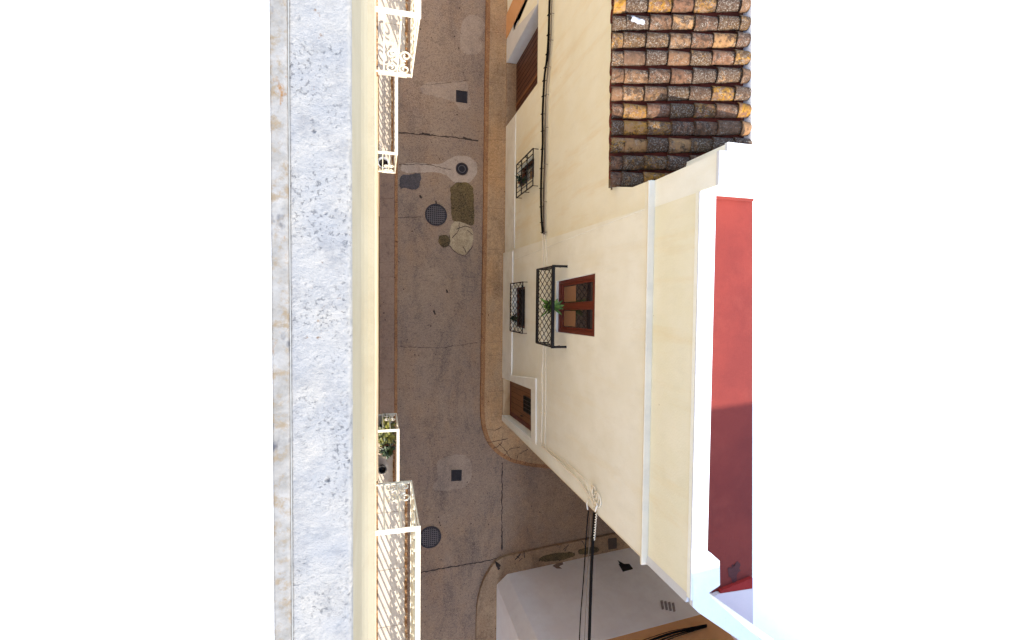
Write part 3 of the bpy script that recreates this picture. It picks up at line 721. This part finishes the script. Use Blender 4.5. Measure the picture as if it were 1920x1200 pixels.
bm = B(); lattice(bm, RX, yb, ya, zb_+.09, zt_, .135, .235, .013); obj('lattice', bm, M['iron_b'], rail)
for yy in (ya, yb):
    bm = B(); bar(bm, (RX, yy, zb_), (HX, yy, zb_), .02); bar(bm, (RX, yy, zb_+.3), (HX, yy, zb_+.3), .012); bar(bm, (RX+.1, yy, zb_), (RX+.1, yy, rz), .012)
    bar(bm, (RX+.02, yy, rz-.02), (HX-.03, yy, rz-.24), .012)
    obj('end_bars', bm, M['iron_b'], rail)
# plant hanging at the railing
pc = onX(1040, 576, RX+.09); random.seed(5)
pot_plant((RX+.12, pc.y, zb_+.28), .075, .15, 34, .30, .045, 'green spiky houseplant behind the black lattice railing', M['pot_dark'], M['leaf'], up=1.1, droop=.35)
bm = B(); 
# lower window + projecting cage
bm = B(); lq = quad_at(lowin, .12); prism(bm, lq, (.04, 0, 0)); o = obj('window', bm, M['dark'], house); o['label'] = 'dark small window behind the lower lattice grille'
bm = B(); holed(bm, quad_at(lowin, .08), [sub(quad_at(lowin, .08), .07, .93, .05, .95)], (.04, 0, 0)); obj('window_frame', bm, M['wood_dk'], o)
def cage(X, quad, label, lat, name='window_grille'):
    q = [onX(a, b, X) for a, b in quad]; y1 = max((q[0].y+q[1].y)/2, 0) if False else (q[0].y+q[1].y)/2; y0 = (q[2].y+q[3].y)/2
    z0 = (q[0].z+q[3].z)/2; z1 = (q[1].z+q[2].z)/2
    root = empty(name, (HX, (y0+y1)/2, z0), label, 'window grille')
    bm = B()
    for a, b in (((y0, z0), (y1, z0)), ((y0, z1), (y1, z1)), ((y0, z0), (y0, z1)), ((y1, z0), (y1, z1))): bar(bm, (X, a[0], a[1]), (X, b[0], b[1]), .02)
    obj('frame', bm, M['iron_b'], root)
    bm = B()
    if lat: lattice(bm, X, y0, y1, z0, z1, .135, .27, .012)
    else:
        for k in range(1, 7): y = y0+(y1-y0)*k/7; bar(bm, (X, y, z0), (X, y, z1), .013)
        for k in (1, 2): z = z0+(z1-z0)*k/3; bar(bm, (X-.004, y0, z), (X-.004, y1, z), .02)
    obj('lattice' if lat else 'bars', bm, M['iron_b'], root)
    bm = B()
    for yy in (y0, y1):
        for zz in (z0+.02, z1-.02, (z0+z1)/2): bm = B(); bar(bm, (X, yy, zz), (HX+.03, yy, zz), .013); obj('stay', bm, M['iron_b'], root)
    return root, y0, y1, z0, z1
root, y0, y1, z0, z1 = cage(HX-.11, [(957.5, 532.5), (980, 528), (979.5, 624), (956, 621)], 'black diamond-lattice window grille low on the cream wall', True)
# dark pot standing in the cage
q = (HX-.06, y0+.3, z0+.02)
pot_plant(q, .05, .12, 40, .15, .03, 'small dark plant inside the low diamond-lattice grille', M['pot_dark'], M['leaf_dark'], up=1.4)

# door
dq = quad_at(door, .20)
step = [V(HX+.0, door[0].y-.001, gz), V(HX+.26, door[0].y-.001, gz), V(HX+.26, door[3].y+.001, gz), V(HX+.0, door[3].y+.001, gz)]
bm = B(); prism(bm, step, (0, 0, PAVH+.02-gz+.03)); obj('door_step', bm, M['ownwall'], house, bevel=.006)
bm = B(); holed(bm, quad_at(dq, -.02), [sub(quad_at(dq, -.02), .02, .95, .07, .90)], (.015, 0, 0)); df = obj('door_frame', bm, M['wood_red'], house)
bm = B(); prism(bm, dq, (.04, 0, 0)); dr = obj('door', bm, M['wood_br'], house); dr['label'] = 'brown plank door with a black grille panel'
bm = B()
for k in range(1, 6):
    a = lerp4(dq, .04, .07+.83*k/6); b = lerp4(dq, .94, .07+.83*k/6); bar(bm, a, b, .004, .006)
obj('plank_groove', bm, M['dark'], dr)
gq = quad_at(sub(dq, .50, .90, .30, .66), -.012)
bm = B(); prism(bm, quad_at(gq, .002), (.02, 0, 0)); obj('door_panel', bm, M['dark'], dr)
bm = B()
for k in range(5): bar(bm, lerp4(gq, 0, k/4), lerp4(gq, 1, k/4), .014); bar(bm, lerp4(gq, k/4, 0), lerp4(gq, k/4, 1), .012)
obj('door_grille', bm, M['iron_b'], dr)
bm = B(); hp = lerp4(dq, .46, .80); tube(bm, [hp+V(0, 0, .05), hp+V(-.05, 0, .04), hp+V(-.05, 0, -.04), hp+V(0, 0, -.05)], .008); obj('handle', bm, M['castiron'], dr)

# ================================================================== TILED HOUSE (upper)
UX = HX+.035
house2 = empty('house', (UX, 3, 0), 'older cream house with a weathered clay-tile roof', 'house')
def ux(px, py, d=0.): return onX(px, py, UX+d)
ez = ux(1146, 200).z-.02
yj = ux(946, 240).y; ytop = 9.0; ytile = onX(1150, 348, UX-.09).y
dor = [ux(948, 238), ux(1005, 160), ux(1013, 3), ux(951, 112)]
dy0 = (ux(947, 240).y+ux(1006, 160).y)/2; dy1 = (ux(953, 113).y+ux(1012, 3).y)/2; dz = ux(1008.5, 80).z
dor = [V(UX, dy0, gz), V(UX, dy0, dz), V(UX, dy1, dz), V(UX, dy1, gz)]
gw = [ux(974, 318), ux(1001.5, 294), ux(1001, 336), ux(975, 352)]
gwy0, gwy1 = ux(985, 345).y, ux(985, 305).y; gwz0, gwz1 = ux(972, 330).z, ux(1001.5, 310).z
gw = [V(UX, gwy0, gwz0), V(UX, gwy0, gwz1), V(UX, gwy1, gwz1), V(UX, gwy1, gwz0)]
vy0, vy1 = ux(968, 50).y, ux(968, 37).y; vz0, vz1 = ux(964, 46).z, ux(973, 46).z
vh = [V(UX, vy0, vz0), V(UX, vy0, vz1), V(UX, vy1, vz1), V(UX, vy1, vz0)]
yw = dy1+.0
out = [V(UX, yup_b+.001, gz), V(UX, yup_t+.001, zl-.1), V(UX, ux(1204, 345).y, zl-.1), ux(1186, 351), ux(1150, 350), V(UX, ytop, ez), V(UX, ytop, gz), dor[3], dor[2], dor[1], dor[0]]
bm = B(); holed(bm, out, [gw, vh], (.30, 0, 0)); obj('wall', bm, M['cream2'], house2)
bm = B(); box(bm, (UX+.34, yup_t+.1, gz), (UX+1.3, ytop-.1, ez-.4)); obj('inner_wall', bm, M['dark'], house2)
# plinth and its bead
zq = ux(965, 400, -.012).z
bm = B(); holed(bm, [V(UX-.012, yup_b+.002, gz), V(UX-.012, yup_b+.01, zq), V(UX-.012, dy0-.02, zq), V(UX-.012, dy0-.0, gz)], [], (.011, 0, 0)); obj('plinth', bm, M['plinth'], house2)
bm = B(); tube(bm, [V(UX-.016, yup_b+.10, zq), V(UX-.016, dy0-.35, zq)], .006, 6); obj('plinth_bead', bm, M['crm_line'], house2)
# white painted foot beyond the door and orange pilaster
yo0 = ux(950.5, 72, -.014).y; yo1 = ux(950, 29, -.014).y
whq = [V(UX-.014, dy1+.001, gz), V(UX-.014, dy1+.001, dz+.0), V(UX-.014, yo0, dz), V(UX-.014, yo0, gz)]
bm = B(); holed(bm, whq, [[V(UX-.014, vy0, vz0), V(UX-.014, vy0, vz1), V(UX-.014, vy1, vz1), V(UX-.014, vy1, vz0)]], (.013, 0, 0)); obj('painted_foot', bm, M['white'], house2)
bm = B(); box(bm, (UX-.03, yo0+.001, gz), (UX-.001, yo1, dz)); obj('orange_pilaster', bm, M['orange'], house2)
bm = B(); box(bm, (UX+.18, vy0, vz0), (UX+.2, vy1, vz1)); obj('vent', bm, M['dark'], house2)
# white jamb lining, threshold, doorway
bm = B(); box(bm, (UX-.010, dy1-.012, gz), (UX+.27, dy1-.0005, dz-.001)); obj('door_jamb', bm, M['white'], house2)
bm = B(); box(bm, (UX-.02, dy0+.001, gz), (UX+.27, dy1-.013, PAVH+.05)); obj('door_step', bm, M['kerb_grey'], house2, bevel=.006)
bm = B(); box(bm, (UX+.235, dy0, PAVH+.051), (UX+.275, dy1-.013, dz)); d2 = obj('door', bm, M['wood_dk'], house2); d2['label'] = 'dark brown wooden double door in a deep doorway'
bm = B()
ym = dy0+(dy1-dy0)*.33
box(bm, (UX+.218, ym-.03, PAVH+.06), (UX+.2345, ym+.03, dz-.03)); obj('door_rail', bm, M['wood_br'], d2)
bm = B()
for k in range(1, 12):
    y = dy0+(dy1-dy0)*k/12
    if abs(y-ym) > .05: box(bm, (UX+.231, y-.004, PAVH+.06), (UX+.2348, y+.004, dz-.03))
obj('plank_groove', bm, M['dark'], d2)
# window with cage
bm = B(); box(bm, (UX+.14, gwy0, gwz0), (UX+.17, gwy1, gwz1)); o = obj('window', bm, M['glass'], house2); o['label'] = 'dark window behind the square-barred grille'
bm = B(); holed(bm, quad_at(gw, .09), [sub(quad_at(gw, .09), .08, .92, .07, .93)], (.045, 0, 0)); obj('window_frame', bm, M['wood_dk'], o)
Xc = UX-.12
root, y0, y1, z0, z1 = cage(Xc, [(969, 310), (1000, 277), (999, 346), (968, 373)], 'black square-barred window grille on the tiled house', False)
pot_plant((UX-.06, y0+.35, z0+.02), .05, .12, 50, .2, .03, 'dark reddish plant inside the square-barred grille', M['pot_clay'], M['leaf_dark'], up=1.5)
# ---- tile roof
random.seed(21)
SL = math.radians(17); EX = onX(1144, 200, UX-.09); ex = UX-.09; ez0 = EX.z
sp_ = .229; yy0 = onX(1150, 334, ex).y
L0, EXPO = .40, .30; tx0 = onZ(1409, 640, zpar-1.2).x-.004
EA, EB = onZ(1411, 1104, RZ), onZ(1413, -100, RZ)
def edge_x(y): return EA.x+(EB.x-EA.x)*(y-EA.y)/(EB.y-EA.y)
SMAX = (edge_x(4)-ex)/math.cos(SL)
def tile_piece(bm, lay, y, s, r0, r1, convex, rndv, jx=0., jy=0., tilt=0.):
    L = min(L0, (edge_x(y)+.03-ex)/math.cos(SL)-s)
    if L < .05: return
    """one barrel tile: s = distance up slope of its lower end"""
    n = 9; th = .013
    def pt(sv, ang, r, dz_):
        yv = y+jy+tilt*(sv-s)+r*math.cos(ang); zv = (r*math.sin(ang)*.92 if convex else -r*math.sin(ang)*.75)+dz_
        return Vector((ex+sv*math.cos(SL)-zv*math.sin(SL), yv, ez0+sv*math.sin(SL)+zv*math.cos(SL)))
    rings = []
    for sv, r, lift in ((s, r0, .022), (s+.012, r0, .022), (s+L*.5, (r0+r1)/2, .011), (s+L, r1, 0)):
        lf = lift if convex else lift-.03
        wob = [random.uniform(-.0022, .0022) for _ in range(n+1)]
        rings.append(([bm.verts.new(pt(sv+jx+(wob[k] if sv == s else 0), math.pi*k/n, r+wob[k], lf)) for k in range(n+1)], [bm.verts.new(pt(sv+jx, math.pi*k/n, r-th, lf)) for k in range(n+1)]))
    fs = []
    for (a, ai), (b, bi) in zip(rings, rings[1:]):
        for k in range(n):
            fs.append(bm.faces.new((a[k], a[k+1], b[k+1], b[k]))); fs.append(bm.faces.new((ai[k], bi[k], bi[k+1], ai[k+1])))
        fs.append(bm.faces.new((a[0], b[0], bi[0], ai[0]))); fs.append(bm.faces.new((a[n], ai[n], bi[n], b[n])))
    a, ai = rings[0]
    for k in range(n): f = bm.faces.new((a[k], ai[k], ai[k+1], a[k+1])); f.smooth = False; fs.append(f)
    for f in fs:
        f.smooth = True
        for lp in f.loops: lp[lay] = rndv
bm = B(); lay = bm.loops.layers.float_color.new('rnd')
bc = B(); layc = bc.loops.layers.float_color.new('rnd')
ncol = int((ytop-yy0)/sp_)
for c in range(ncol+1):
    y = yy0+c*sp_; first = .165+random.uniform(-.02, .02); s = random.uniform(-.012, .012)
    for k in range(9):
        rv = (random.random(), random.random(), random.random(), 1)
        # short starter tile then full ones
        e_ = first if k == 0 else EXPO*random.uniform(.93, 1.07)
        tile_piece(bm, lay, y, s, .101+random.uniform(-.005, .005), .082, True, rv, 0, random.uniform(-.008, .008), random.uniform(-.03, .03))
        s += e_
    s = .0
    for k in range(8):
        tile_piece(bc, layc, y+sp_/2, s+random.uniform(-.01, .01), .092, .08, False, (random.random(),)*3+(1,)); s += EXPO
roof = obj('roof', bm, M['tile'], house2, 'keep'); roof['label'] = 'weathered clay-tile roof with yellow and grey lichen'
obj('channel_tiles', bc, M['tile_red_shaded'], roof, 'keep')
bm = B()   # bed below the tiles and flat eave board
cs, sn = math.cos(SL), math.sin(SL)
def rp(s, z): return (ex+s*cs-z*sn, ez0+s*sn+z*cs)
pr = [rp(.05, -.095), rp(SMAX-.02, -.095), rp(SMAX-.02, -.2), rp(.05, -.14)]
prism(bm, [V(a, ytile, b) for a, b in pr], (0, ytop-ytile, 0)); obj('roof_bed', bm, M['mortar'], roof)
bm = B()
for c in range(ncol+1):     # mortar stopping in the mouths of the lowest tiles
    y = yy0+c*sp_; n = 8; 
    f0 = [V(*((rp(.035, 0)[0]-math.sin(math.pi*k/n)*.074*sn, y+.074*math.cos(math.pi*k/n), rp(.035, 0)[1]+math.sin(math.pi*k/n)*.074*cs+.015))) for k in range(n+1)]
    f0 = [V(ex+.04, y-.078, ez0-.09)]+[V(p.x, p.y, p.z) for p in f0[::-1]]+[V(ex+.04, y+.078, ez0-.09)]
    prism(bm, f0, (.04, 0, 0.01))
obj('eave_mortar', bm, M['mortar'], roof)
# litter on tiles
def rag(px, py, s, label, z):
    p = onZ(px, py, z); bm = B(); g = []
    for j in range(9):
        row = []
        for i in range(13):
            u, v = i/12-.5, j/8-.5; rr = 1-.35*abs(u)
            row.append(bm.verts.new((p.x+u*s*1.9, p.y+v*s*rr*.8-u*.02, p.z+.03*mnoise.noise(Vector((u*5, v*5, px)))-(v*v)*.12+.0)))
        g.append(row)
    for a, b in zip(g, g[1:]):
        for k in range(12): bm.faces.new((a[k], a[k+1], b[k+1], b[k]))
    o = obj('plastic_scrap', bm, M['plastic'], None, True, loc=p); tag(o, label, 'litter')
    sm = o.modifiers.new('thick', 'SOLIDIFY'); sm.thickness = .003
rag(1197, 36, .10, 'crumpled white plastic scrap on the tiles near the eave', ez0+.235)
rag(1278, 247, .07, 'small torn white plastic scrap lying in a tile gutter', ez0+.28)

# ================================================================== white house behind (right)
WZ = ez0+SMAX*math.sin(SL)+.085; print('WZ', WZ, RZ)
neigh = empty('house', (8, 0, 0), 'white flat-roofed house behind the red terrace and clay tiles', 'house')
e1 = s0+sdir*((tx-s0.x)/sdir.x+.05); e3 = s0+sdir*14
np_ = [V(edge_x(e1.y)+.003, e1.y+.02, 0), V(e3.x, e3.y, 0), V(24, 11, 0), V(edge_x(11)+.003, 11, 0)]
bm = B(); prism(bm, [p+V(0, 0, 5.2) for p in np_], (0, 0, WZ-5.2)); obj('flat_roof', bm, M['terr'], neigh)
bm = B(); prism(bm, [p+V(.02, .02 if k < 2 else -.02, gz) for k, p in enumerate(np_)], (0, 0, 5.199-gz)); obj('wall', bm, M['white'], neigh)

# ================================================================== SIDE STREET HOUSE (bottom)
h3 = empty('house', (HX+1, -8, 0), 'pale grey-white house with a chamfered corner beside the side street', 'house')
a0 = onZ(931.5, 1096, PAVH); a1 = onZ(951, 1076.5, PAVH); a2 = onZ(1180, 1027, PAVH)
YB = a1.y; yr = a2.y
dirx = (a2-a1).normalized(); a3 = a1+dirx*4.4
top = 12.18
# side facade lies on the line a1->a2
nrm = Vector((-dirx.y, dirx.x, 0))
def onPlane(px, py, off=0.):
    r = ray(px, py); o = Vector((0, 0, CAMZ)); p0 = a1+nrm*off; t = (p0-o).dot(nrm)/r.dot(nrm); return o+r*t
ob = [onPlane(1100, 1214), onPlane(1310, 1149)]
zo = (ob[0].z+ob[1].z)/2
def wallpoly(za, zb): return [V(a0.x, -34, 0), V(a0.x, a0.y, 0), V(a1.x, a1.y, 0), V(a3.x, a3.y, 0), V(a3.x, -34, 0)]
bm = B(); wp = wallpoly(0, 0)
prism(bm, [p+V(0, 0, gz) for p in wp], (0, 0, zo-gz)); obj('wall', bm, M['lav'], h3, bevel=.02)
bm = B(); prism(bm, [p+V(0, 0, zo+.001) for p in wp], (0, 0, top-zo)); obj('upper_wall', bm, M['orange'], h3)
# dark opening with flap; its dark inside is painted as a near-black slab
q = [onPlane(a, b, .004) for a, b in ((1160, 1058), (1180, 1058), (1187, 1067), (1168, 1072))]
bm = B(); prism(bm, [p for p in q], tuple(nrm*.012)); v_ = obj('dark_opening', bm, M['dark'], h3)
bm = B(); fl = [onPlane(a, b, .01) for a, b in ((1158, 1053), (1164, 1061), (1175, 1062))]; fl2 = [fl[0]+nrm*.04, fl[1], fl[2]+nrm*.03]
prism(bm, fl2, (0, 0, .02)); obj('flap', bm, M['iron_b'], v_)
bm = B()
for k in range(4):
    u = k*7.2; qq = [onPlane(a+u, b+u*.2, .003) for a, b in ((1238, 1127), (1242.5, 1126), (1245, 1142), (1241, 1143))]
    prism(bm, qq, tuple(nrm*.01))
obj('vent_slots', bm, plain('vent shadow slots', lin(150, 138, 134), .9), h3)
# stain smudge on wall foot
bm = B(); sm = [onPlane(a, b, .002) for a, b in ((1036, 1061), (1044, 1056), (1055, 1054), (1056, 1058), (1048, 1062), (1054, 1066), (1044, 1066))]
bm.faces.new([bm.verts.new(p) for p in sm]); obj('wall_scuff', bm, plain('scuffed patch', lin(140, 120, 106), .95), h3)

# ================================================================== CABLES
def cable(name, pts, r, mat, label, X=None, cat='cable', group='cables on and between the walls', clips=0, sag=.0, raw=False):
    p = pts if raw else [onX(a, b, (X if X else HX-.02)) for a, b in pts]
    q = smoothpoly(p, 2, 0, False)
    root = empty(name, p[0], label, cat, group)
    bm = B(); tube(bm, q, r, 6); obj('cable', bm, mat, root, True)
    if clips:
        k = max(1, int(len(q)/clips))
        for i in range(k//2, len(q), k):
            bm = B(); a = q[i]; bar(bm, a+V(-r-.003, 0, -.03), a+V(-r-.003, 0, .03), .016, .006); bar(bm, a+V(0, 0, .03), a+V(.05, 0, .03), .008)
            obj('clip', bm, mat, root)
    return root
CX = HX-.012
cable('wall_cable', [(1032, -30), (1030, 10), (1029, 60), (1026, 110), (1021, 138), (1019, 175), (1017, 220), (1018, 262), (1015.5, 310), (1014, 360), (1015, 405), (1017.5, 438)], .023, M['cable_b'], 'thick black cable clipped along the tiled house wall', CX, clips=14)
cable('wall_cable', [(1036, -30), (1034, 20), (1033, 70), (1029, 120), (1024, 170), (1023, 230), (1023, 300), (1020, 370), (1021, 440)], .012, M['cable_g'], 'thin grey cable on the roof side of the thick black one', CX+.004, clips=9)
cable('wall_cable', [(1030, -30), (1031, 60), (1027, 130), (1022, 200), (1021, 300), (1018, 380), (1020, 440)], .009, M['cable_b'], 'thin dark cable between the thick black and grey cables', CX+.006)
cable('wall_cable', [(1017.5, 438), (1018.5, 470), (1018, 500), (1018, 560), (1017, 620), (1019, 660), (1016, 700), (1017, 745), (1016, 790), (1014, 836), (1022, 842)], .012, M['cable_w'], 'cream-painted cable nearest the street on the cream house', CX, clips=8)
cable('wall_cable', [(1021, 440), (1024, 470), (1025, 500), (1023, 560), (1022, 620), (1023, 680), (1023, 760), (1022, 800), (1021, 838), (1026, 846)], .008, M['cable_w'], 'cream-painted cable on the roof side of its pair', CX+.003, clips=6)
cable('wall_cable', [(1019, 838), (1030, 850), (1045, 862), (1062, 880), (1080, 894), (1096, 916), (1108, 934), (1116, 950)], .016, M['cable_w'], 'cream-painted cable climbing along the house corner', CX)
cable('wall_cable', [(1026, 840), (1040, 852), (1060, 866), (1080, 882), (1098, 902), (1104, 920), (1110, 940)], .009, M['cable_w'], 'thin painted cable just above the one climbing the corner', CX+.004)
# bracket with looped ends
brk = onX(1112, 946, HX-.02)
root = empty('cable_bracket', brk, 'white-painted cable hook and loops at the house corner', 'bracket')
bm = B(); tube(bm, [onX(1116, 940, HX-.01), onX(1120, 948, HX-.03), onX(1116, 958, HX-.04), onX(1112, 952, HX-.04)], .012); tube(bm, [onX(1104, 935, HX), onX(1100, 944, HX-.06), onX(1102, 956, HX-.06)], .009); obj('hook', bm, M['crm_line'], root, True)
bm = B()
for k in range(4):
    c_ = onX(1112+k*2.5, 920+k*5, HX-.025); tube(bm, spiral(c_, .09+.016*k, .85, V(0, .3, .95), V(-.1, .9, -.2), 1, 16, k, .7), .010, 5)
obj('loop', bm, M['cable_w'], root, True)
zc = brk.z
def span(pxs, r, mat, label, x0, y0_):
    """cable crossing the side street from the corner to the grey house; slight sag"""
    st_ = onX(x0, y0_, HX-.03); en = onZ(pxs, 1200, st_.z-.05); d = en-st_; en2 = st_+d*((a1.y-.0-st_.y)/d.y)
    pts = [st_.lerp(en2, t/10)+V(random.uniform(-.006, .006), 0, -.25*(t/10)*(1-t/10)) for t in range(11)]
    return cable('overhead_cable', pts, r, mat, label, cat='cable', raw=True)
span(1108, .024, M['cable_b'], 'thickest black overhead cable crossing the side street', 1114, 962)
span(1090, .009, M['cable_b'], 'thin dark overhead cable furthest left over the side street', 1103, 958)
span(1100, .006, M['cable_g'], 'thin grey overhead cable between the two black ones', 1108, 962)
# twisted pale tail
bm = B(); t0 = onX(1118, 962, HX-.03); t1 = onZ(1114, 1012, t0.z-.03); q = []
for i in range(60):
    t = i/59; p = t0.lerp(t1, t); q.append(p+V(math.cos(i*1.1)*.010, 0, math.sin(i*1.1)*.010))
o = obj('cable_tail', tube(bm, q, .007, 5), M['cable_w'], None, True, loc=t0); tag(o, 'short twisted white cable tail beside the thick black overhead cable', 'cable')
# cables on the orange wall
random.seed(3)
for k, (r, off) in enumerate(((.022, 0), (.014, 7), (.009, 12), (.007, -5))):
    p = [onPlane(1190+off*.6, 1212+off, .03+.012*k), onPlane(1232, 1196+off, .03+.01*k), onPlane(1262, 1186+off*.8, .04+.012*k), onPlane(1290, 1180+off*.5, .03+.01*k), onPlane(1325, 1172+off*.3, .03+.012*k)]
    cable('wall_cable', p, r, M['cable_b'], ['thickest black cable of the bundle on the orange wall', 'second black cable of the bundle on the orange wall, nearest the bottom edge', 'thin lowest black cable of the bundle on the orange wall', 'thin looping cable above the bundle on the orange wall'][k], raw=True)
# distant house past the doorway is the continued wall; small stone bits on the street
